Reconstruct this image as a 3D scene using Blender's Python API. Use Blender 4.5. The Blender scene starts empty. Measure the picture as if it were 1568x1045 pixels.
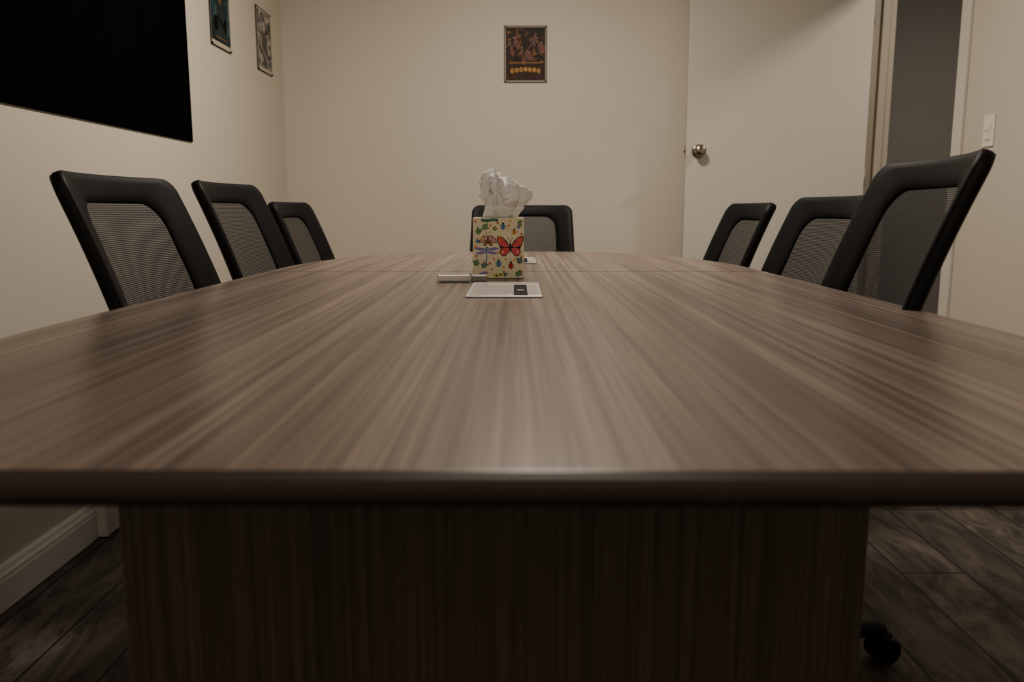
import bpy, bmesh, math, random
from mathutils import Vector, Matrix, noise
random.seed(4)
D=bpy.data; C=bpy.context
scn=C.scene
pi=math.pi
# ---------------------------------------------------------------- helpers
def srgb(r,g,b):
    f=lambda c:(c/255/12.92) if c/255<=0.04045 else ((c/255+0.055)/1.055)**2.4
    return (f(r),f(g),f(b),1)
def newmat(name,col=(.5,.5,.5,1),rough=.5,metal=0,**kw):
    m=D.materials.new(name); m.use_nodes=True
    b=m.node_tree.nodes['Principled BSDF']
    b.inputs['Base Color'].default_value=col
    b.inputs['Roughness'].default_value=rough
    b.inputs['Metallic'].default_value=metal
    for k,v in kw.items(): b.inputs[k].default_value=v
    return m
def N(m,t,**kw):
    n=m.node_tree.nodes.new(t)
    for k,v in kw.items(): setattr(n,k,v)
    return n
def L(m,a,b): m.node_tree.links.new(a,b)
def noisy(name,c1,c2,rough=.5,scale=20,bump=0.0,bscale=200,metal=0,dist=.002,**kw):
    m=newmat(name,c1,rough,metal,**kw); b=m.node_tree.nodes['Principled BSDF']
    tc=N(m,'ShaderNodeTexCoord'); nz=N(m,'ShaderNodeTexNoise'); nz.inputs['Scale'].default_value=scale
    nz.inputs['Detail'].default_value=4
    mx=N(m,'ShaderNodeMix',data_type='RGBA'); mx.inputs[6].default_value=c1; mx.inputs[7].default_value=c2
    L(m,tc.outputs['Object'],nz.inputs['Vector']); L(m,nz.outputs['Fac'],mx.inputs[0]); L(m,mx.outputs[2],b.inputs['Base Color'])
    if bump:
        n2=N(m,'ShaderNodeTexNoise'); n2.inputs['Scale'].default_value=bscale; n2.inputs['Detail'].default_value=3
        bp=N(m,'ShaderNodeBump'); bp.inputs['Strength'].default_value=bump; bp.inputs['Distance'].default_value=dist
        L(m,tc.outputs['Object'],n2.inputs['Vector']); L(m,n2.outputs['Fac'],bp.inputs['Height']); L(m,bp.outputs['Normal'],b.inputs['Normal'])
    return m
def empty(name,loc=(0,0,0),rot=0):
    e=D.objects.new(name,None); C.collection.objects.link(e); e.location=loc; e.rotation_euler=(0,0,rot)
    e.empty_display_size=.1
    return e
def link(name,me,parent=None,loc=(0,0,0),rot=(0,0,0)):
    o=D.objects.new(name,me); C.collection.objects.link(o); o.location=loc; o.rotation_euler=rot
    if parent: o.parent=parent
    return o
def mesh(name,vs,fs,mats,smooth=False,fm=None):
    me=D.meshes.new(name); me.from_pydata([tuple(v) for v in vs],[],fs); 
    if not isinstance(mats,(list,tuple)): mats=[mats]
    for m in mats: me.materials.append(m)
    for i,p in enumerate(me.polygons):
        p.use_smooth=smooth
        if fm: p.material_index=fm[i]
    me.update()
    return me
class MB:
    """mesh builder joining primitive solids in one mesh"""
    def __init__(s): s.bm=bmesh.new(); s.mi=0
    def box(s,x0,x1,y0,y1,z0,z1,bev=0,M=None,seg=2):
        t=bmesh.new(); bmesh.ops.create_cube(t,size=1)
        bmesh.ops.transform(t,matrix=Matrix.Translation(((x0+x1)/2,(y0+y1)/2,(z0+z1)/2))@Matrix.Diagonal((x1-x0,y1-y0,z1-z0,1)),verts=t.verts)
        if bev: bmesh.ops.bevel(t,geom=t.edges[:],offset=bev,segments=seg,profile=.5,affect='EDGES')
        s.merge(t,M,False)
    def merge(s,t,M,smooth):
        if M is not None: bmesh.ops.transform(t,matrix=M,verts=t.verts)
        me=D.meshes.new('tmp'); t.to_mesh(me); t.free()
        n=len(s.bm.faces); s.bm.from_mesh(me); D.meshes.remove(me)
        s.bm.faces.ensure_lookup_table()
        for f in s.bm.faces[n:]: f.material_index=s.mi; f.smooth=smooth
    def cyl(s,p0,p1,r0,r1=None,seg=24,smooth=True):
        r1=r0 if r1 is None else r1
        p0=Vector(p0);p1=Vector(p1); d=p1-p0
        M=Matrix.Translation((p0+p1)/2)@d.to_track_quat('Z','Y').to_matrix().to_4x4()
        t=bmesh.new(); bmesh.ops.create_cone(t,cap_ends=True,segments=seg,radius1=r0,radius2=r1,depth=d.length)
        n=len(s.bm.faces); s.merge(t,M,smooth)
        s.bm.faces.ensure_lookup_table()
        for f in s.bm.faces[n:]:
            if len(f.verts)>4: f.smooth=False
    def lathe(s,prof,M=None,seg=32):
        t=bmesh.new(); rings=[]
        for r,z in prof:
            rings.append([t.verts.new((r*math.cos(2*pi*i/seg),r*math.sin(2*pi*i/seg),z)) for i in range(seg)])
        for a,b in zip(rings,rings[1:]):
            for i in range(seg): t.faces.new((a[i],a[(i+1)%seg],b[(i+1)%seg],b[i]))
        t.faces.new(rings[0][::-1]); t.faces.new(rings[-1])
        s.merge(t,M,True)
    def out(s,name,mats):
        bmesh.ops.recalc_face_normals(s.bm,faces=s.bm.faces)
        me=D.meshes.new(name); s.bm.to_mesh(me); s.bm.free()
        if not isinstance(mats,(list,tuple)): mats=[mats]
        for m in mats: me.materials.append(m)
        return me
# ---------------------------------------------------------------- materials
wallM=noisy('wall_paint',srgb(208,201,188),srgb(214,207,195),.6,1.5,.25,160,dist=.0015)
trimM=noisy('trim_paint',srgb(214,210,202),srgb(220,216,208),.4,5)
doorM=noisy('door_paint',srgb(204,200,190),srgb(209,205,196),.45,2,.1,120)
jambM=noisy('jamb_paint',srgb(172,164,150),srgb(180,172,158),.5,4)
ceilM=noisy('ceiling_paint',srgb(215,210,200),srgb(205,200,190),.8,4)
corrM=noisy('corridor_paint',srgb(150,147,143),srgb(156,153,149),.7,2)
blackP=noisy('black_plastic',(.008,.008,.009,1),(.012,.012,.013,1),.55,30,.25,600,dist=.0006,**{'Specular IOR Level':.25})
blackF=noisy('black_fabric',(.015,.015,.016,1),(.03,.03,.032,1),.9,200,.4,900)
steel=noisy('brushed_nickel',(.42,.37,.31,1),(.5,.45,.38,1),.25,30,metal=1)
silver=noisy('satin_aluminium',(.40,.38,.36,1),(.44,.42,.40,1),.38,60,metal=.5)
whiteP=noisy('white_plastic',srgb(230,227,218),srgb(235,232,224),.35,10)
darkP=newmat('dark_void',(.006,.006,.006,1),.6,**{'Specular IOR Level':.1})

def wood(name,axis,c0,c1,c2,rough,w=(.30,.42,.28),spread=.12):
    m=newmat(name,c1,rough); b=m.node_tree.nodes['Principled BSDF']
    tc=N(m,'ShaderNodeTexCoord')
    def layer(sx,sl,detail,off=0,distn=0):
        mp=N(m,'ShaderNodeMapping'); mp.inputs['Location'].default_value=(off,off,off)
        mp.inputs['Scale'].default_value=(sx,sl,sx) if axis=='y' else (sx,sx,sl)
        nz=N(m,'ShaderNodeTexNoise'); nz.inputs['Scale'].default_value=1; nz.inputs['Detail'].default_value=detail
        nz.inputs['Distortion'].default_value=distn
        L(m,tc.outputs['Object'],mp.inputs['Vector']); L(m,mp.outputs[0],nz.inputs['Vector']); return nz.outputs['Fac']
    a=layer(34,.4,2,3.1,.1); f=layer(120,.9,3,7.7,.05); g=layer(420,3.5,2,1.3)
    def mul(x,k):
        n=N(m,'ShaderNodeMath',operation='MULTIPLY'); L(m,x,n.inputs[0]); n.inputs[1].default_value=k; return n.outputs[0]
    def add(x,y):
        n=N(m,'ShaderNodeMath',operation='ADD'); L(m,x,n.inputs[0]); L(m,y,n.inputs[1]); return n.outputs[0]
    s=add(add(mul(a,w[0]),mul(f,w[1])),mul(g,w[2]))
    cr=N(m,'ShaderNodeValToRGB'); e=cr.color_ramp.elements
    e[0].position=.5-spread; e[0].color=c0; e[1].position=.5+spread; e[1].color=c2
    k=e.new(.5); k.color=c1
    L(m,s,cr.inputs[0]); L(m,cr.outputs[0],b.inputs['Base Color'])
    bp=N(m,'ShaderNodeBump'); bp.inputs['Strength'].default_value=.10; bp.inputs['Distance'].default_value=.0006
    L(m,s,bp.inputs['Height']); L(m,bp.outputs[0],b.inputs['Normal'])
    return m
woodT=wood('table_laminate','y',srgb(94,82,75),srgb(118,105,97),srgb(145,131,122),.30)
woodP=wood('panel_laminate','z',srgb(92,85,80),srgb(108,101,95),srgb(122,115,109),.45,(.2,.45,.35))
edgeM=noisy('table_edge_band',srgb(62,54,50),srgb(70,61,56),.36,40)

# floor
floorM=newmat('vinyl_plank',(.1,.09,.08,1),.4); m=floorM; b=m.node_tree.nodes['Principled BSDF']
tc=N(m,'ShaderNodeTexCoord'); sp=N(m,'ShaderNodeSeparateXYZ'); cb=N(m,'ShaderNodeCombineXYZ')
L(m,tc.outputs['Object'],sp.inputs[0]); L(m,sp.outputs[1],cb.inputs[0]); L(m,sp.outputs[0],cb.inputs[1])
br=N(m,'ShaderNodeTexBrick'); br.inputs['Scale'].default_value=1; br.inputs['Brick Width'].default_value=1.2; br.inputs['Row Height'].default_value=.16
br.inputs['Mortar Size'].default_value=.003; br.inputs['Color1'].default_value=srgb(98,92,87); br.inputs['Color2'].default_value=srgb(72,67,64); br.inputs['Mortar'].default_value=srgb(24,22,20)
br.offset=.37
L(m,cb.outputs[0],br.inputs['Vector'])
mp=N(m,'ShaderNodeMapping'); mp.inputs['Scale'].default_value=(11,3.2,11); L(m,tc.outputs['Object'],mp.inputs[0])
nz=N(m,'ShaderNodeTexNoise'); nz.inputs['Scale'].default_value=1; nz.inputs['Detail'].default_value=9; nz.inputs['Roughness'].default_value=.7; nz.inputs['Distortion'].default_value=1.6
L(m,mp.outputs[0],nz.inputs['Vector'])
cr=N(m,'ShaderNodeValToRGB'); cr.color_ramp.elements[0].position=.38; cr.color_ramp.elements[0].color=(.30,.29,.28,1); cr.color_ramp.elements[1].position=.68; cr.color_ramp.elements[1].color=(1.8,1.75,1.7,1)
L(m,nz.outputs['Fac'],cr.inputs[0])
mx=N(m,'ShaderNodeMix',data_type='RGBA',blend_type='MULTIPLY'); mx.inputs[0].default_value=1
L(m,br.outputs['Color'],mx.inputs[6]); L(m,cr.outputs[0],mx.inputs[7]); L(m,mx.outputs[2],b.inputs['Base Color'])
ad=N(m,'ShaderNodeMath',operation='SUBTRACT'); L(m,nz.outputs['Fac'],ad.inputs[0]); L(m,br.outputs['Fac'],ad.inputs[1])
bp=N(m,'ShaderNodeBump'); bp.inputs['Strength'].default_value=.9; bp.inputs['Distance'].default_value=.006
L(m,ad.outputs[0],bp.inputs['Height']); L(m,bp.outputs[0],b.inputs['Normal'])

# mesh weave
weave=newmat('chair_mesh_weave',(.016,.016,.017,1),.6); m=weave; b=m.node_tree.nodes['Principled BSDF']; out=m.node_tree.nodes['Material Output']
uv=N(m,'ShaderNodeUVMap'); sp=N(m,'ShaderNodeSeparateXYZ'); L(m,uv.outputs[0],sp.inputs[0])
def cosn(o,per):
    a=N(m,'ShaderNodeMath',operation='MULTIPLY'); a.inputs[1].default_value=2*pi/per; L(m,o,a.inputs[0])
    c=N(m,'ShaderNodeMath',operation='COSINE'); L(m,a.outputs[0],c.inputs[0]); return c.outputs[0]
a1=N(m,'ShaderNodeMath',operation='ADD'); L(m,cosn(sp.outputs[0],.0042),a1.inputs[0]); L(m,cosn(sp.outputs[1],.0034),a1.inputs[1])
gt=N(m,'ShaderNodeMath',operation='GREATER_THAN'); L(m,a1.outputs[0],gt.inputs[0]); gt.inputs[1].default_value=1.05
tr=N(m,'ShaderNodeBsdfTransparent'); ms=N(m,'ShaderNodeMixShader')
L(m,gt.outputs[0],ms.inputs[0]); L(m,b.outputs[0],ms.inputs[1]); L(m,tr.outputs[0],ms.inputs[2]); L(m,ms.outputs[0],out.inputs[0])

# ---------------------------------------------------------------- room
XL,XR,YF,YB,H=-1.165,1.74,4.30,-1.3,2.44
def solo(name,boxes,mat,bev=0):
    b=MB()
    for q in boxes: b.box(*q,bev=bev)
    return link(name,b.out(name,mat))
solo('floor',[(XL-.1,3.3,YB-.1,5.3,-.06,0)],floorM)
solo('ceiling',[(XL-.1,3.3,YB-.1,5.3,H,H+.06)],ceilM)
solo('wall_left',[(XL-.1,XL,YB,YF,0,H)],wallM)
solo('wall_far',[(XL-.1,XR+.1,YF,YF+.1,0,H)],wallM)
solo('wall_near',[(XL-.1,XR+.1,YB-.1,YB,0,H)],wallM)
DY0,DY1,DH=3.38,4.25,2.05
solo('wall_right',[(XR,XR+.1,YB,DY0,0,H),(XR,XR+.1,DY0,DY1,DH,H),(XR,XR+.1,DY1,YF,0,H)],wallM)
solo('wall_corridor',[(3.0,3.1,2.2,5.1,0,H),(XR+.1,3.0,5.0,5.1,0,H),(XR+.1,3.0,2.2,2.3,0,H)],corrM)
# door casing + jambs
b=MB()
b.box(XR-.014,XR,DY0-.062,DY0+.004,0,DH+.06,.003)
b.box(XR-.014,XR,DY0+.004,DY1-.004,DH,DH+.06,.003)
b.mi=1
b.box(XR-.006,XR+.106,DY1-.02,DY1-.001,0,DH,.002)
b.box(XR+.035,XR+.07,DY1-.034,DY1-.02,0,DH,.002)
b.box(XR-.006,XR+.106,DY0+.001,DY0+.02,0,DH,.002)
b.box(XR+.035,XR+.07,DY0+.02,DY0+.034,0,DH,.002)
b.box(XR-.006,XR+.106,DY0+.02,DY1-.02,DH-.02,DH-.001,.002)
b.box(XR-.016,XR-.001,DY1-.001,YF-.001,0,DH+.06,.003)
link('trim_1',b.out('trim_1',[trimM,jambM]))
# baseboards with profiled top
def baseboard(name,p0,p1,n):
    p0=Vector(p0);p1=Vector(p1);n=Vector(n)
    prof=[(0,0),(.014,0),(.014,.066),(.0125,.072),(.0125,.078),(.009,.086),(.007,.094),(.004,.1),(0,.1)]
    vs=[];fs=[]
    for p in (p0,p1):
        for d,z in prof: vs.append(p+n*(d+.0005)+Vector((0,0,z+.0005)))
    k=len(prof)
    for i in range(k): fs.append((i,(i+1)%k,k+(i+1)%k,k+i))
    fs.append(tuple(range(k))[::-1]); fs.append(tuple(range(k,2*k)))
    me=mesh(name,vs,fs,trimM); bm=bmesh.new(); bm.from_mesh(me); bmesh.ops.recalc_face_normals(bm,faces=bm.faces); bm.to_mesh(me); bm.free()
    return link(name,me)
baseboard('baseboard_left',(XL,YB,0),(XL,YF-.002,0),(1,0,0))
baseboard('baseboard_far',(XL+.016,YF,0),(.8,YF,0),(0,-1,0))
baseboard('baseboard_right',(XR,YB,0),(XR,DY0-.064,0),(-1,0,0))
b=MB(); b.box(XL+.001,XL+.04,2.17,2.25,.0005,.112,.004); link('trim_2',b.out('trim_2',trimM))

# door (open, swung flat to far wall)
dr=empty('door_1',(0,0,0))
b=MB(); b.box(.832,1.712,4.165,4.20,.012,2.03,.003); link('slab',b.out('slab',doorM),dr)
b=MB()
for s,y in ((-1,4.165),(1,4.20)):
    M=Matrix.Translation((.893,y,1.177))@Matrix.Rotation(pi/2*(1 if s<0 else -1),4,'X')
    b.lathe([(.001,0),(.033,0),(.033,.004),(.029,.008),(.014,.010),(.0125,.020),(.0135,.026),(.022,.032),(.0275,.040),(.029,.048),(.027,.056),(.020,.061),(.010,.063),(.001,.0635)],M)
b.box(.824,.834,4.175,4.19,1.169,1.186,.002)
b.box(.8305,.833,4.170,4.195,1.15,1.205,.0008)
link('knob',b.out('knob',steel),dr)
b=MB()
for z in (.25,1.05,1.82): b.cyl((1.718,4.185,z-.045),(1.718,4.185,z+.045),.006)
link('hinges',b.out('hinges',jambM),dr)

# light switch
b=MB(); b.box(XR-.006,XR,3.105,3.176,1.122,1.238,.003)
b.box(XR-.010,XR-.005,3.124,3.157,1.147,1.213,.002)
b.box(XR-.0125,XR-.009,3.126,3.155,1.180,1.211,.001)
link('light_switch',b.out('light_switch',whiteP))

# dark window (left wall)
wn=empty('window_1')
glassK=noisy('blackout_glass',(.002,.002,.0022,1),(.003,.003,.003,1),.8,2,**{'Specular IOR Level':.02})
curt=noisy('blackout_curtain',(.0025,.0025,.0028,1),(.004,.004,.004,1),.9,3,**{'Specular IOR Level':.05})
b=MB()
for q in ((XL,XL+.006,.55,3.05,1.134,1.142),(XL,XL+.006,.55,3.05,2.07,2.078),(XL,XL+.006,3.042,3.05,1.142,2.07),(XL,XL+.006,.55,.558,1.142,2.07)): b.box(*q,bev=.001)
link('frame',b.out('frame',glassK),wn)
vs=[];fs=[]; n=240
for i in range(n+1):
    y=.556+(3.044-.556)*i/n
    x=XL+.003+.0012*math.sin(y*26)+.0008*math.sin(y*61+1)
    vs+=[(x,y,1.14),(x,y,2.072)]
for i in range(n): fs.append((2*i,2*i+1,2*i+3,2*i+2))
link('blackout_curtain',mesh('blackout_curtain',vs,fs,curt,True),wn)

# ---------------------------------------------------------------- flat art helper
class Art:
    def __init__(s): s.v=[];s.f=[];s.m=[];s.lay=0
    def poly(s,pts,mi,lift=None):
        s.lay+=1
        h=.00002*s.lay if lift is None else lift
        k=len(s.v); s.v+=[(x,-h,y) for x,y in pts]; s.f.append(tuple(range(k,k+len(pts)))); s.m.append(mi)
    def ell(s,cx,cy,rx,ry,mi,rot=0,n=16):
        c,q=math.cos(rot),math.sin(rot)
        s.poly([(cx+rx*math.cos(2*pi*i/n)*c-ry*math.sin(2*pi*i/n)*q, cy+rx*math.cos(2*pi*i/n)*q+ry*math.sin(2*pi*i/n)*c) for i in range(n)],mi)
    def rect(s,x0,x1,y0,y1,mi): s.poly([(x0,y0),(x1,y0),(x1,y1),(x0,y1)],mi)
    def line(s,x0,y0,x1,y1,w,mi):
        d=Vector((x1-x0,y1-y0)).normalized()*w/2
        s.poly([(x0+d.y,y0-d.x),(x1+d.y,y1-d.x),(x1-d.y,y1+d.x),(x0-d.y,y0+d.x)],mi)
def flat(name,c,rough=.5): return newmat(name,c,rough)
pborder=flat('poster_border',(.012,.011,.011,1),.5)
def poster(loc,rot,w,h,artmats,draw):
    p=empty('framed_poster',loc,rot)
    b=MB(); b.box(-w/2,w/2,-.004,-.0005,-h/2,h/2,.0008); link('backing',b.out('backing',pborder),p)
    a=Art(); draw(a,w,h)
    link('print',mesh('print',a.v,a.f,artmats,False,a.m),p,(0,-.0041,0))
    b=MB()
    for sx in(-1,1):
        for sz in(-1,1): b.cyl((sx*(w/2-.006),-.004,sz*(h/2-.006)),(sx*(w/2-.006),-.009,sz*(h/2-.006)),.004,.003,12)
    link('pins',b.out('pins',pborder),p)
    return p
def ramp_art(name,stops,scale,dist=1.0,rough=.6):
    m=newmat(name,(.1,.1,.1,1),rough); b=m.node_tree.nodes['Principled BSDF']
    tc=N(m,'ShaderNodeTexCoord'); nz=N(m,'ShaderNodeTexNoise'); nz.inputs['Scale'].default_value=scale; nz.inputs['Detail'].default_value=5; nz.inputs['Distortion'].default_value=dist
    cr=N(m,'ShaderNodeValToRGB'); el=cr.color_ramp.elements
    el[0].position,el[0].color=stops[0]; el[1].position,el[1].color=stops[-1]
    for s in stops[1:-1]: k=el.new(s[0]); k.color=s[1]
    L(m,tc.outputs['Object'],nz.inputs[0]); L(m,nz.outputs[0],cr.inputs[0]); L(m,cr.outputs[0],b.inputs['Base Color'])
    return m
whiteM=flat('poster_white',srgb(200,190,170))
artA=ramp_art('poster_brown_art',[(.38,srgb(14,9,7)),(.52,srgb(40,24,16)),(.60,srgb(92,54,30)),(.72,srgb(170,120,74))],38)
artD=ramp_art('poster_dark_art',[(.3,srgb(24,14,9)),(.75,srgb(84,48,26))],30)
gold=flat('poster_gold',srgb(190,138,72)); flesh=flat('poster_flesh',srgb(158,104,68)); brown=flat('poster_brown',srgb(72,42,26)); redd=flat('poster_red',srgb(96,48,30))
def drawA(a,w,h):
    a.rect(-w/2+.0045,w/2-.0045,-h/2+.0045,h/2-.0045,0)
    a.rect(-w/2+.0075,w/2-.0075,-h/2+.009,h/2-.0075,2)
    a.rect(-w/2+.0085,w/2-.0085,-h/2+.095,h/2-.009,1)
    r=random.Random(2)
    for i in range(17):
        x=-.078+.0098*i; y=.05+.030*math.sin(i*.55)+r.uniform(-.045,.02)
        a.ell(x,y-.018,.010,.020,[5,6,2][i%3],r.uniform(-.5,.5)); a.ell(x,y+.004,.0050,.0065,4)
        a.line(x+.004,y-.01,x+.02*r.uniform(-1,1),y-.035,.003,4)
        a.ell(x,y+.010,.006,.0045,[2,5][i%2])
    a.rect(-.082,.082,-.043,-.0395,3); a.rect(-.06,.06,-.050,-.048,5)
    for i in range(7):
        x=-.066+.022*i; y=-.080+.007*math.sin(i*pi/6)
        a.ell(x,y,.0100,.012,3,n=10)
        if i in(1,2): a.ell(x,y,.0034,.005,2,n=8)
        elif i==0: a.rect(x,x+.009,y-.001,y+.003,2)
        elif i%2: a.rect(x-.0012,x+.0012,y-.013,y-.003,2)
        else: a.rect(x,x+.009,y-.006,y-.003,2); a.rect(x,x+.009,y+.003,y+.006,2)
    for i in range(14): a.rect(-.075+i*.011,-.068+i*.011,-.112,-.109,5)
poster((.047,YF,1.657),0,.212,.272,[whiteM,artA,artD,gold,flesh,brown,redd],drawA)
artT=ramp_art('poster_teal_art',[(.3,srgb(8,14,20)),(.5,srgb(22,46,58)),(.62,srgb(52,92,98)),(.75,srgb(130,116,80))],16)
artG=ramp_art('poster_grey_art',[(.32,srgb(40,38,38)),(.48,srgb(120,116,112)),(.62,srgb(188,182,174)),(.8,srgb(210,205,196))],26)
grey=flat('poster_grey',srgb(90,86,84)); lgrey=flat('poster_light_grey',srgb(176,170,164)); dteal=flat('poster_dark_teal',srgb(24,42,50)); dflesh=flat('poster_dim_flesh',srgb(120,88,64))
def drawB(a,w,h):
    a.rect(-w/2+.005,w/2-.005,-h/2+.005,h/2-.005,0); a.rect(-w/2+.007,w/2-.007,-h/2+.022,h/2-.007,1)
    a.ell(.0,.05,.032,.042,2); a.ell(.002,.055,.020,.027,3); a.ell(.0,.075,.022,.014,2); a.poly([(-.06,-.09),(.06,-.09),(.035,.015),(-.035,.015)],2)
    a.ell(-.05,-.05,.022,.03,4); a.ell(.055,-.045,.018,.03,4); a.line(-.03,-.02,.05,-.06,.012,4); a.rect(-.06,.06,-.104,-.098,3)
def drawC(a,w,h):
    a.rect(-w/2+.005,w/2-.005,-h/2+.005,h/2-.005,0); a.rect(-w/2+.010,w/2-.010,-h/2+.018,h/2-.010,1)
    a.ell(0,.06,.028,.036,3); a.ell(0,.062,.02,.026,4); a.poly([(-.06,-.08),(.06,-.08),(.03,.02),(-.03,.02)],2)
    a.line(-.06,-.02,.05,-.09,.01,4); a.line(.06,.03,-.04,-.06,.006,2); a.ell(-.05,-.08,.02,.02,4)
    for i in range(6): a.rect(-.06+i*.02,-.047+i*.02,-.112,-.1,3)
poster((XL,3.41,1.66),pi/2,.222,.28,[whiteM,artT,dteal,dflesh,darkP],drawB)
poster((XL,3.99,1.66),pi/2,.222,.28,[whiteM,artG,grey,grey,lgrey],drawC)

# ---------------------------------------------------------------- table
TZ=.75
tb=empty('conference_table',(0,0,0))
def corner(cx,cy,a,b_,t0,t1,n=40,p=2.0):
    o=[]
    for i in range(n+1):
        t=t0+(t1-t0)*i/n; c,s=math.cos(t),math.sin(t)
        o.append(Vector((cx+a*math.copysign(abs(c)**(2/p),c),cy+b_*math.copysign(abs(s)**(2/p),s))))
    return o
hw=.592; y0,y1=.440,2.90
pts=[]
pts+=corner(hw-.45,y1-.85,.45,.85,0,pi/2)
pts+=corner(-hw+.45,y1-.85,.45,.85,pi/2,pi)
pts+=corner(-hw+.28,y0+.60,.28,.60,pi,1.5*pi)
pts+=corner(hw-.28,y0+.60,.28,.60,1.5*pi,2*pi)
q=[pts[0]]
for p in pts[1:]:
    if (p-q[-1]).length>1e-4: q.append(p)
if (q[0]-q[-1]).length<1e-4: q.pop()
pts=q; n=len(pts)
nor=[]
for i in range(n):
    d=(pts[(i+1)%n]-pts[i-1]).normalized(); nor.append(Vector((d.y,-d.x)))
th=.021
prof=[(.007,0),(.0048,-.0004),(.0027,-.0016),(.0011,-.0036),(.0002,-.007),(0,-.0105),(.0002,-.015),(.0015,-.018),(.004,-.0204),(.006,-th)]
vs=[];fs=[]
for ins,dz in prof:
    for i in range(n): p=pts[i]-nor[i]*ins; vs.append((p.x,p.y,TZ+dz))
for k in range(len(prof)-1):
    for i in range(n): fs.append((k*n+i,(k+1)*n+i,(k+1)*n+(i+1)%n,k*n+(i+1)%n))
fs.append(tuple(range(n))); fs.append(tuple(range((len(prof)-1)*n,len(prof)*n))[::-1])
fm=[1]*(len(fs)-2)+[0,1]
me=mesh('top',vs,fs,[woodT,edgeM],True,fm)
me.polygons[len(fs)-1].use_smooth=False; me.polygons[len(fs)-2].use_smooth=False
link('top',me,tb)
b=MB(); b.box(-.585,.585,1.954,1.9565,TZ-.001,TZ+.00025); link('seam',b.out('seam',newmat('seam_dark',srgb(48,38,32),.6)),tb)
b=MB()
bx=-.023
b.box(bx-.38,bx+.38,.80,.828,.0,TZ-th,.002)
b.box(bx-.12,bx+.12,2.49,2.518,.0,TZ-th,.002)
b.box(bx-.012,bx+.012,.828,2.49,.06,TZ-th-.001,.001)
link('panel_base',b.out('panel_base',woodP),tb)

# power modules in the table
silver2=noisy('outlet_lid',srgb(168,164,158),srgb(160,156,150),.35,30,metal=.2)
def module(loc):
    e=empty('table_power_outlet',loc)
    b=MB(); b.box(-.064,.064,-.13,.13,0,.003,.0012); b.mi=1
    b.box(-.058,-.035,-.122,.122,.003,.0042,.0004); b.box(-.033,.058,.070,.122,.003,.0042,.0004); b.box(-.033,.016,-.122,.068,.003,.0042,.0004)
    b.box(.040,.058,-.122,.068,.003,.0042,.0004)
    b.mi=2
    b.box(.0165,.0395,-.118,.067,.003,.0038,.0002)
    b.mi=0
    b.box(.022,.034,-.04,-.030,.0038,.0042,.0002)
    link('plate',b.out('plate',[silver,silver2,darkP]),e)
module((-.02,1.495,TZ+.0002)); module((-.008,2.36,TZ+.0002))

# clear case
clear=newmat('clear_acrylic',(.85,.85,.83,1),.08,**{'Transmission Weight':.9,'IOR':1.45})
frost=newmat('frosted_plastic',(.40,.38,.36,1),.35,**{'Transmission Weight':.35})
e=empty('clear_plastic_case',(-.108,1.668,TZ+.0003),.06)
b=MB(); b.box(-.05,.018,-.018,.018,0,.0165,.003); b.mi=1; b.box(.018,.05,-.016,.016,.001,.0145,.003); b.mi=1; b.box(-.046,.014,-.014,.014,.002,.004,.0005)
link('body',b.out('body',[clear,frost]),e)

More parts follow.
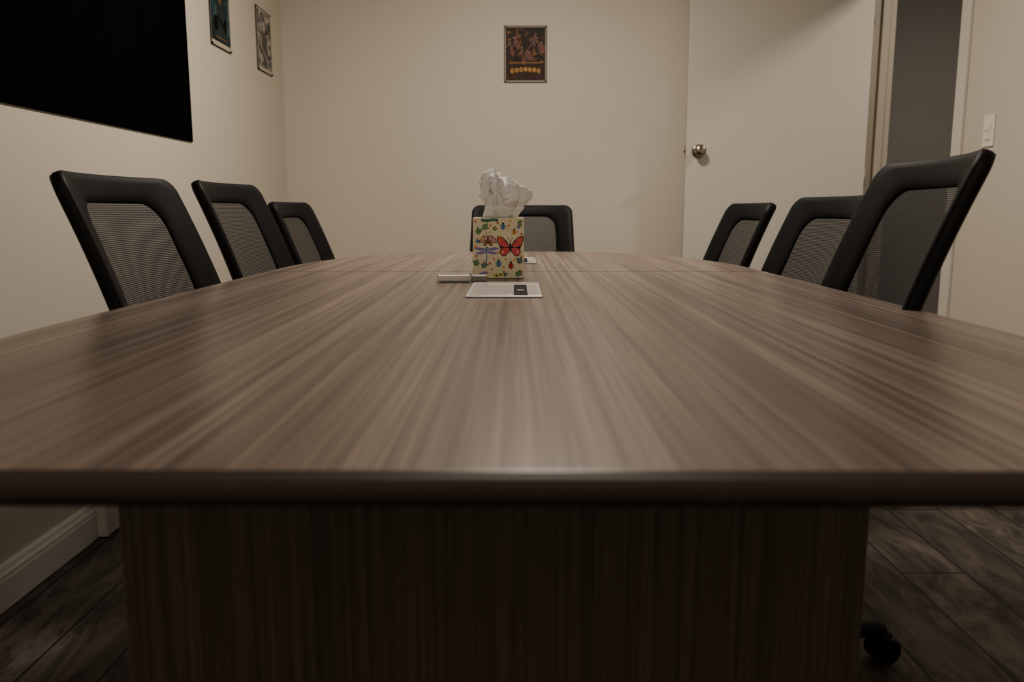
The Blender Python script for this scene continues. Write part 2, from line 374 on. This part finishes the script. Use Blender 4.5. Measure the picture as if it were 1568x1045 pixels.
# ---------------------------------------------------------------- tissue box
cols=dict(cream=srgb(243,236,206),black=srgb(38,36,44),pink=srgb(232,112,116),red=srgb(204,70,66),orange=srgb(234,150,86),purple=srgb(150,138,206),blue=srgb(98,146,190),green=srgb(92,144,90),yellow=srgb(240,204,100),teal=srgb(74,124,124),brown=srgb(130,80,72),lpink=srgb(246,200,196))
names=list(cols); ci={k:i for i,k in enumerate(names)}
bm_=[newmat('box_'+k,v,.5) for k,v in cols.items()]
def drawbox(a):
    S=.001385
    U=lambda x:(x-764)*S
    V=lambda y:(426-y)*.001366
    def P(l,c): a.poly([(U(x),V(y)) for x,y in l],ci[c])
    def E(x,y,rx,ry,c,rot=0): a.ell(U(x),V(y),rx*S,ry*S,ci[c],rot)
    def Ln(x0,y0,x1,y1,w,c): a.line(U(x0),V(y0),U(x1),V(y1),w*S,ci[c])
    a.rect(-.0538,.0538,.0008,.1266,ci['cream'])
    # butterfly
    for s in(-1,1):
        X=lambda d:782+s*d
        P([(X(0),377),(X(6),368),(X(13),362),(X(20),361),(X(20.5),367),(X(17),376),(X(15),380),(X(16),387),(X(13),392),(X(7),392),(X(2),386)],'black')
        P([(X(1.2),377),(X(7),369.3),(X(13),363.2),(X(19),362.2),(X(19.3),367),(X(16),375.5),(X(8),378.6)],'pink')
        P([(X(1.6),379.6),(X(8),379.2),(X(14),380.5),(X(15),387),(X(12.3),391),(X(7.6),391),(X(2.6),385.4)],'pink')
        E(X(15),367.5,1.6,1.6,'orange'); E(X(11),385.5,1.7,1.7,'lpink'); Ln(X(3),376,X(13),368,.8,'red'); Ln(X(4),382,X(11),388,.7,'red')
        Ln(X(0.5),370,X(4),363,.6,'black')
    E(782,378.5,1.2,8,'black')
    # moth: two pairs of wings, banded
    for s in(-1,1):
        X=lambda d:748+s*d
        P([(X(1),361),(X(6),360),(X(12),365.5),(X(14),372),(X(8),371),(X(2),368)],'black')
        P([(X(1.8),362),(X(5.8),361.2),(X(10.8),366),(X(12.4),370.8),(X(8),370),(X(2.5),367)],'lpink')
        Ln(X(5),362,X(6),369,1.2,'brown'); Ln(X(8.5),365,X(10),370,1.0,'red')
        P([(X(1),368),(X(6),371),(X(7.5),375.5),(X(3),376),(X(.8),372)],'brown'); E(X(4),372.8,1.3,1.1,'orange')
        Ln(X(.5),359,X(4),354,.5,'black')
    E(748,367,1.3,6.5,'brown')
    # dragonfly
    for s in(-1,1):
        E(746+s*9.5,381,9.5,2.2,'purple',s*.10); E(746+s*8.5,386.8,8.6,2.0,'purple',-s*.16)
    E(746,382,1.6,3,'blue'); E(746,394,.9,11,'blue'); E(746,378.4,1.6,1.3,'teal')
    def beetle(x,y,r,c,rot=0):
        for k in(-1,0,1):
            Ln(x-r*1.6,y+k*r*.9,x+r*1.6,y-k*.4+k*r*.7,.5,'black')
        E(x,y,r*1.0,r*1.4,c,rot); E(x,y-r*1.5,r*.5,r*.4,'black'); Ln(x,y-r,x,y+r*1.3,.4,'black')
        Ln(x,y-r*1.8,x-r*.8,y-r*2.5,.4,'black'); Ln(x,y-r*1.8,x+r*.8,y-r*2.5,.4,'black')
    beetle(771,347,3.2,'blue'); beetle(764,404,3.5,'blue'); beetle(783,407,3.5,'red'); beetle(788,355,2.7,'orange')
    beetle(795,347,2.2,'purple'); beetle(732,369,2.0,'blue')
    for i in range(7): E(740+i*3.6,337+math.sin(i)*.8,2.3,2.4,'green' if i%2 else 'teal')
    for i in range(6): E(758+i*3.2,421+math.sin(i*1.3)*.8,2.2,2.2,'green' if i%2 else 'yellow')
    E(742,418.5,6,2.6,'purple',.25); E(736,419.8,1.8,1.8,'black'); E(745,418,1.3,1.3,'orange'); Ln(738,421,736,424,.5,'black'); Ln(744,420.5,745,424,.5,'black')
    def sprig(x,y,ang,n_=4,c='green',l=3.6):
        dx,dy=math.cos(ang),math.sin(ang)
        Ln(x,y,x+dx*n_*3.2,y-dy*n_*3.2,.7,'teal')
        for i in range(n_):
            for s in(-1,1):
                a2=ang+s*.9; px=x+dx*(i+.6)*3; py=y-dy*(i+.6)*3
                E(px+math.cos(a2)*l*.8,py-math.sin(a2)*l*.8,l*.75,1.1,c,a2)
    sprig(731,359,1.1,3); sprig(738,349,.3,3); sprig(792,340,-.2,2); sprig(732,408,1.9,3,'green'); sprig(738,410,.8,3,'teal'); sprig(789,422,.5,3,'green'); sprig(797,405,1.7,3,'teal'); sprig(755,352,.6,2,'green',2.6); sprig(772,421,1.0,1,'teal')
    for x,y,c in((763,341,'red'),(760,349,'orange'),(782,338,'yellow'),(729,339,'pink'),(799,358,'red'),(765,362,'yellow'),(729,377,'orange'),(757,396,'pink'),(775,397,'orange'),(730,392,'red'),(754,412,'orange'),(773,416,'pink'),(799,392,'yellow'),(799,416,'red'),(764,386,'orange'),(741,401,'lpink'),(789,397,'yellow'),(752,345,'pink'),(779,352,'lpink'),(738,366,'yellow'),(772,409,'yellow'),(751,403,'red'),(780,345,'pink')):
        E(x,y,1.7,1.7,c); E(x,y,.7,.7,'yellow' if c!='yellow' else 'red')
tbx=empty('tissue_box',(-.0375,1.815,TZ+.0003),.012)
w2,hh=.054,.127
b=MB(); b.box(-w2,w2,-w2,w2,0,hh,.0009)
link('carton',b.out('carton',newmat('carton_card',cols['cream'],.55)),tbx)
a=Art(); drawbox(a); am=mesh('printed_side',[(x,y*.15,z) for x,y,z in a.v],a.f,bm_,False,a.m)
for k in range(4):
    r=k*pi/2; link('printed_side_%d'%(k+1),am,tbx,(math.sin(r)*(w2+.00005),-math.cos(r)*(w2+.00005),0),(0,0,r))
a=Art(); a.ell(0,0,.040,.028,0,n=32)
link('slot',mesh('slot',a.v,a.f,darkP),tbx,(0,0,hh+.0003),(-pi/2,0,0))
# tissue
tissueM=newmat('tissue_paper',(.95,.95,.95,1),.9,**{'Subsurface Weight':.1,'Subsurface Scale':.006,'Specular IOR Level':.1})
def lerp(tab,t):
    for (a0,v0),(a1,v1) in zip(tab,tab[1:]):
        if t<=a1: k=(t-a0)/(a1-a0); return v0+(v1-v0)*k
    return tab[-1][1]
def tissue(scale,seed,hscale,ph):
    nt,nr=260,90; vs=[];fs=[]
    Lf=[(0,-.040),(.15,-.040),(.4,-.043),(.75,-.048),(.9,-.036),(1,-.020)]
    Rt=[(0,.044),(.15,.054),(.4,.074),(.6,.080),(.75,.070),(.9,.046),(1,.026)]
    for j in range(nr+1):
        t=j/nr
        lx,rx=lerp(Lf,t)*scale,lerp(Rt,t)*scale; cx=(lx+rx)/2; hx=(rx-lx)/2; hy=lerp([(0,.022),(.4,.038),(.8,.032),(1,.016)],t)*scale
        for i in range(nt):
            th_=2*pi*i/nt
            w=th_*5+ph+2.8*t+2.2*noise.noise(Vector((math.cos(th_),math.sin(th_),t*1.8+seed)))
            tri=abs(((w/(2*pi))%1)*2-1)
            w3=th_*9+ph*2-3.0*t+2.2*noise.noise(Vector((math.cos(th_)*1.6,math.sin(th_)*1.6,t*2.4+seed+9)))
            tri2=abs(((w3/(2*pi))%1)*2-1)
            k=1-.36*(1-tri)*(0.4+.6*t)-.17*tri2*(.4+.6*t)
            p=Vector((cx+hx*math.cos(th_)*k,hy*math.sin(th_)*k*1.15,0))
            top=1-.24*(1-tri)*t-.20*max(0,math.cos(th_))*t-.06*tri2*t
            p.z=.106*t*top*hscale
            q3=Vector((p.x*48,p.y*48,p.z*38+seed*3))
            dd,_=noise.voronoi(q3)
            cre=min(1,(dd[1]-dd[0])*1.3)-.5
            d2,_=noise.voronoi(q3*2.1+Vector((3,1,7)))
            cre2=min(1,(d2[1]-d2[0])*1.3)-.5
            p+=Vector((math.cos(th_),math.sin(th_),.25)).normalized()*((.0085*cre+.0028*cre2)*min(1,t*4))
            vs.append(p)
    for j in range(nr):
        for i in range(nt): fs.append((j*nt+i,j*nt+(i+1)%nt,(j+1)*nt+(i+1)%nt,(j+1)*nt+i))
    return vs,fs
V_=[];F_=[]
for sc,sd,hs,ph in((1,1.3,1,.4),(.8,5.1,1.03,2.1),(.55,8.8,1.02,4.0)):
    v,f=tissue(sc,sd,hs,ph); k=len(V_); V_+=v; F_+=[tuple(x+k for x in ff) for ff in f]
link('tissue',mesh('tissue',V_,F_,tissueM,True),tbx,(0.0,0,hh+.0005))

# ---------------------------------------------------------------- office chairs
def rrect(hy_t,hy_b,z0,z1,rt,rb,nc=10,ne=10):
    o=[]
    def arc(cy,cz,r,t0): 
        for i in range(nc+1):
            t=t0+pi/2*i/nc; o.append((cy+r*math.cos(t),cz+r*math.sin(t)))
    def seg(p,q):
        for i in range(1,ne): o.append((p[0]+(q[0]-p[0])*i/ne,p[1]+(q[1]-p[1])*i/ne))
    arc(hy_t-rt,z1-rt,rt,0); s=o[-1]; seg(s,(-hy_t+rt,z1)); arc(-hy_t+rt,z1-rt,rt,pi/2); s=o[-1]
    seg(s,(-hy_b,z0+rb)); arc(-hy_b+rb,z0+rb,rb,pi); s=o[-1]; seg(s,(hy_b-rb,z0)); arc(hy_b-rb,z0+rb,rb,1.5*pi); s=o[-1]; seg(s,o[0])
    return o
ZT=.957; HB=.235
def backmap(y,z,d=0):
    t=(z-.5)/.457
    xc=-.175-.10*t-.055*t*t
    x=xc-.045*(1-(y/HB)**2)
    nx=Vector((1,0,(.10+.11*t)/.457)).normalized()
    ny=-.38*(y/HB)
    nn=Vector((nx.x,ny,nx.z)).normalized()
    return Vector((x,y,z))+nn*d
def build_back():
    outer=rrect(.226,.240,.53,ZT,.030,.06); inner=rrect(.150,.160,.595,ZT-.050,.052,.04)
    pf=[(0,.002),(.02,.007),(.07,.0095),(.3,.0095),(.7,.007),(.95,.004),(1,.0),(.95,-.004),(.6,-.009),(.2,-.016),(.04,-.013),(0,-.006)]
    k=len(outer); vs=[];fs=[]
    for s,d in pf:
        for (ya,za),(yb,zb) in zip(outer,inner): vs.append(backmap(ya+(yb-ya)*s,za+(zb-za)*s,d))
    m_=len(pf)
    for a_ in range(m_):
        for i in range(k):
            a2=(a_+1)%m_; fs.append((a_*k+i,a_*k+(i+1)%k,a2*k+(i+1)%k,a2*k+i))
    fr=mesh('back_frame',vs,fs,blackP,True)
    cy,cz=0,(.595+ZT-.050)/2; R=[1.03,.85,.65,.45,.25,.1]; vs=[];uvs=[];fs=[]
    for r in R:
        for y,z in inner: yy,zz=cy+(y-cy)*r,cz+(z-cz)*r; vs.append(backmap(yy,zz,0)); uvs.append((yy,zz))
    vs.append(backmap(cy,cz,0)); uvs.append((cy,cz))
    for a_ in range(len(R)-1):
        for i in range(k): fs.append((a_*k+i,a_*k+(i+1)%k,(a_+1)*k+(i+1)%k,(a_+1)*k+i))
    for i in range(k): fs.append(((len(R)-1)*k+i,(len(R)-1)*k+(i+1)%k,len(R)*k))
    pm=mesh('back_mesh',vs,fs,weave,True); ul=pm.uv_layers.new(name='UVMap')
    for lp in pm.loops: ul.data[lp.index].uv=uvs[lp.vertex_index]
    return fr,pm
backF,backN=build_back()
def build_seat():
    vs=[];fs=[]; rings=[(.80,.445,0),(.97,.442,0),(1.0,.43,0),(1.0,.415,0),(.96,.402,0),(.86,.395,0)]
    k=64; out_=[]
    for i in range(k):
        t=2*pi*i/k; c,s=math.cos(t),math.sin(t); out_.append((.225*math.copysign(abs(c)**.6,c)+.05,.228*math.copysign(abs(s)**.6,s)))
    for r,z,_ in rings:
        for x,y in out_: vs.append(((x-.05)*r+.05,y*r,z+(-.02*max(0,(x-.14)/.13)**2)))
    for a_ in range(len(rings)-1):
        for i in range(k): fs.append((a_*k+i,(a_+1)*k+i,(a_+1)*k+(i+1)%k,a_*k+(i+1)%k))
    fs.append(tuple(range(k))); fs.append(tuple(range((len(rings)-1)*k,len(rings)*k))[::-1])
    return mesh('seat',vs,fs,blackF,True)
seatM=build_seat()
b=MB()
b.box(-.11,.11,-.09,.09,.345,.394,.012)
b.cyl((-.10,0,.365),(-.215,0,.40),.022,.020); b.cyl((-.215,0,.40),(-.262,0,.56),.024,.018); b.cyl((-.262,-.0,.545),(-.262,0,.60),.022,.012)
b.box(-.245,-.222,-.12,.12,.535,.565,.008)
b.cyl((.02,-.09,.37),(.02,-.20,.365),.006); b.box(-.005,.045,-.235,-.19,.358,.372,.004)
mechM=b.out('mechanism',blackP)
b=MB()
b.cyl((0,0,.10),(0,0,.24),.028); b.cyl((0,0,.24),(0,0,.345),.016)
liftM=b.out('gas_lift',blackP)
def build_base():
    b=MB(); b.cyl((0,0,.075),(0,0,.125),.042,.036)
    for k in range(5):
        a=math.radians(162+72*k); M=Matrix.Rotation(a,4,'Z')
        t=bmesh.new(); ring=[]
        for x,hwid,zb,zt in((.02,.028,.075,.118),(.12,.024,.074,.108),(.22,.020,.070,.094),(.31,.017,.062,.082),(.322,.012,.064,.078)):
            ring.append([t.verts.new(p) for p in((x,-hwid,zb),(x,hwid,zb),(x,hwid*.7,zt),(x,-hwid*.7,zt))])
        for a_,c_ in zip(ring,ring[1:]):
            for i in range(4): t.faces.new((a_[i],a_[(i+1)%4],c_[(i+1)%4],c_[i]))
        t.faces.new(ring[0][::-1]); t.faces.new(ring[-1]); bmesh.ops.bevel(t,geom=t.edges[:],offset=.003,segments=2,affect='EDGES'); b.merge(t,M,True)
        T=lambda p:M@Vector(p)
        b.cyl(T((.307,0,.05)),T((.307,0,.07)),.007)
        for s in(-1,1):
            b.cyl(T((.322,s*.008,.0272)),T((.322,s*.024,.0272)),.0268,.0245,28)
        b.box(.295,.340,-.008,.008,.03,.056,.004,M=M)
    return b.out('star_base',blackP)
baseM=build_base()
def chair(x,y,rot,dz=0,bdx=0,star=0):
    e=empty('office_chair',(x,y,.0003),rot); mz=min(dz,0)
    link('back_frame',backF,e,(bdx,0,dz)); link('back_mesh',backN,e,(bdx,0,dz)); link('seat',seatM,e,(bdx,0,mz)); link('mechanism',mechM,e,(bdx*.5,0,mz))
    link('gas_lift',liftM,e,(0,0,mz)); link('star_base',baseM,e,(0,0,0),(0,0,math.radians(star)))
chair(-.409,1.58,0,-.001); chair(-.408,2.175,0,.004); chair(-.415,2.80,0,-.04)
chair(.430,1.445,pi-math.radians(6),.022,.075,43); chair(.402,1.975,pi,-.034,0,36); chair(.376,2.56,pi,-.045,0,36)
chair(.028,3.49,-pi/2,-.045)

# ---------------------------------------------------------------- lights (main ceiling fixture, plus added fill lamps)
glow=newmat('diffuser',(.9,.9,.85,1),.5); g=glow.node_tree.nodes['Principled BSDF']; g.inputs['Emission Color'].default_value=(1,.9,.79,1); g.inputs['Emission Strength'].default_value=1.5
def fixture(x,y,size,power,col=(1,.895,.785)):
    e=empty('ceiling_and_fill_light',(x,y,H))
    b=MB(); b.box(-size/2-.02,size/2+.02,-size/2-.02,size/2+.02,-.035,-.001,.004); link('housing',b.out('housing',trimM),e)
    b=MB(); b.box(-size/2,size/2,-size/2,size/2,-.039,-.0345,.001); link('diffuser',b.out('diffuser',glow),e)
    l=D.lights.new('lamp','AREA'); l.shape='SQUARE'; l.size=size; l.energy=power; l.color=col
    o=D.objects.new('lamp',l); C.collection.objects.link(o); o.parent=e; o.location=(0,0,-.042)
fixture(.1,2.60,.35,36)
fixture(.1,-.35,.5,13)  # added fill behind the camera, lifts the table panel and box front
fixture(2.4,3.2,.25,16)  # added unseen lamp that brightens the corridor wall beyond the doorway
w=D.worlds.new('world'); scn.world=w; w.use_nodes=True; w.node_tree.nodes['Background'].inputs[0].default_value=(.02,.018,.015,1); w.node_tree.nodes['Background'].inputs[1].default_value=.2
try: scn.view_settings.look='AgX - Medium High Contrast'
except Exception as ex: print('look',ex)

# ---------------------------------------------------------------- camera
cd=D.cameras.new('camera'); cam=D.objects.new('camera',cd); C.collection.objects.link(cam)
cam.location=(0,0,.894); cam.rotation_euler=(math.radians(81),0,math.radians(.27))
cd.sensor_width=36; cd.lens=29.18; cd.clip_start=.02
cd.dof.use_dof=True; cd.dof.focus_distance=1.78; cd.dof.aperture_fstop=5.0
scn.camera=cam
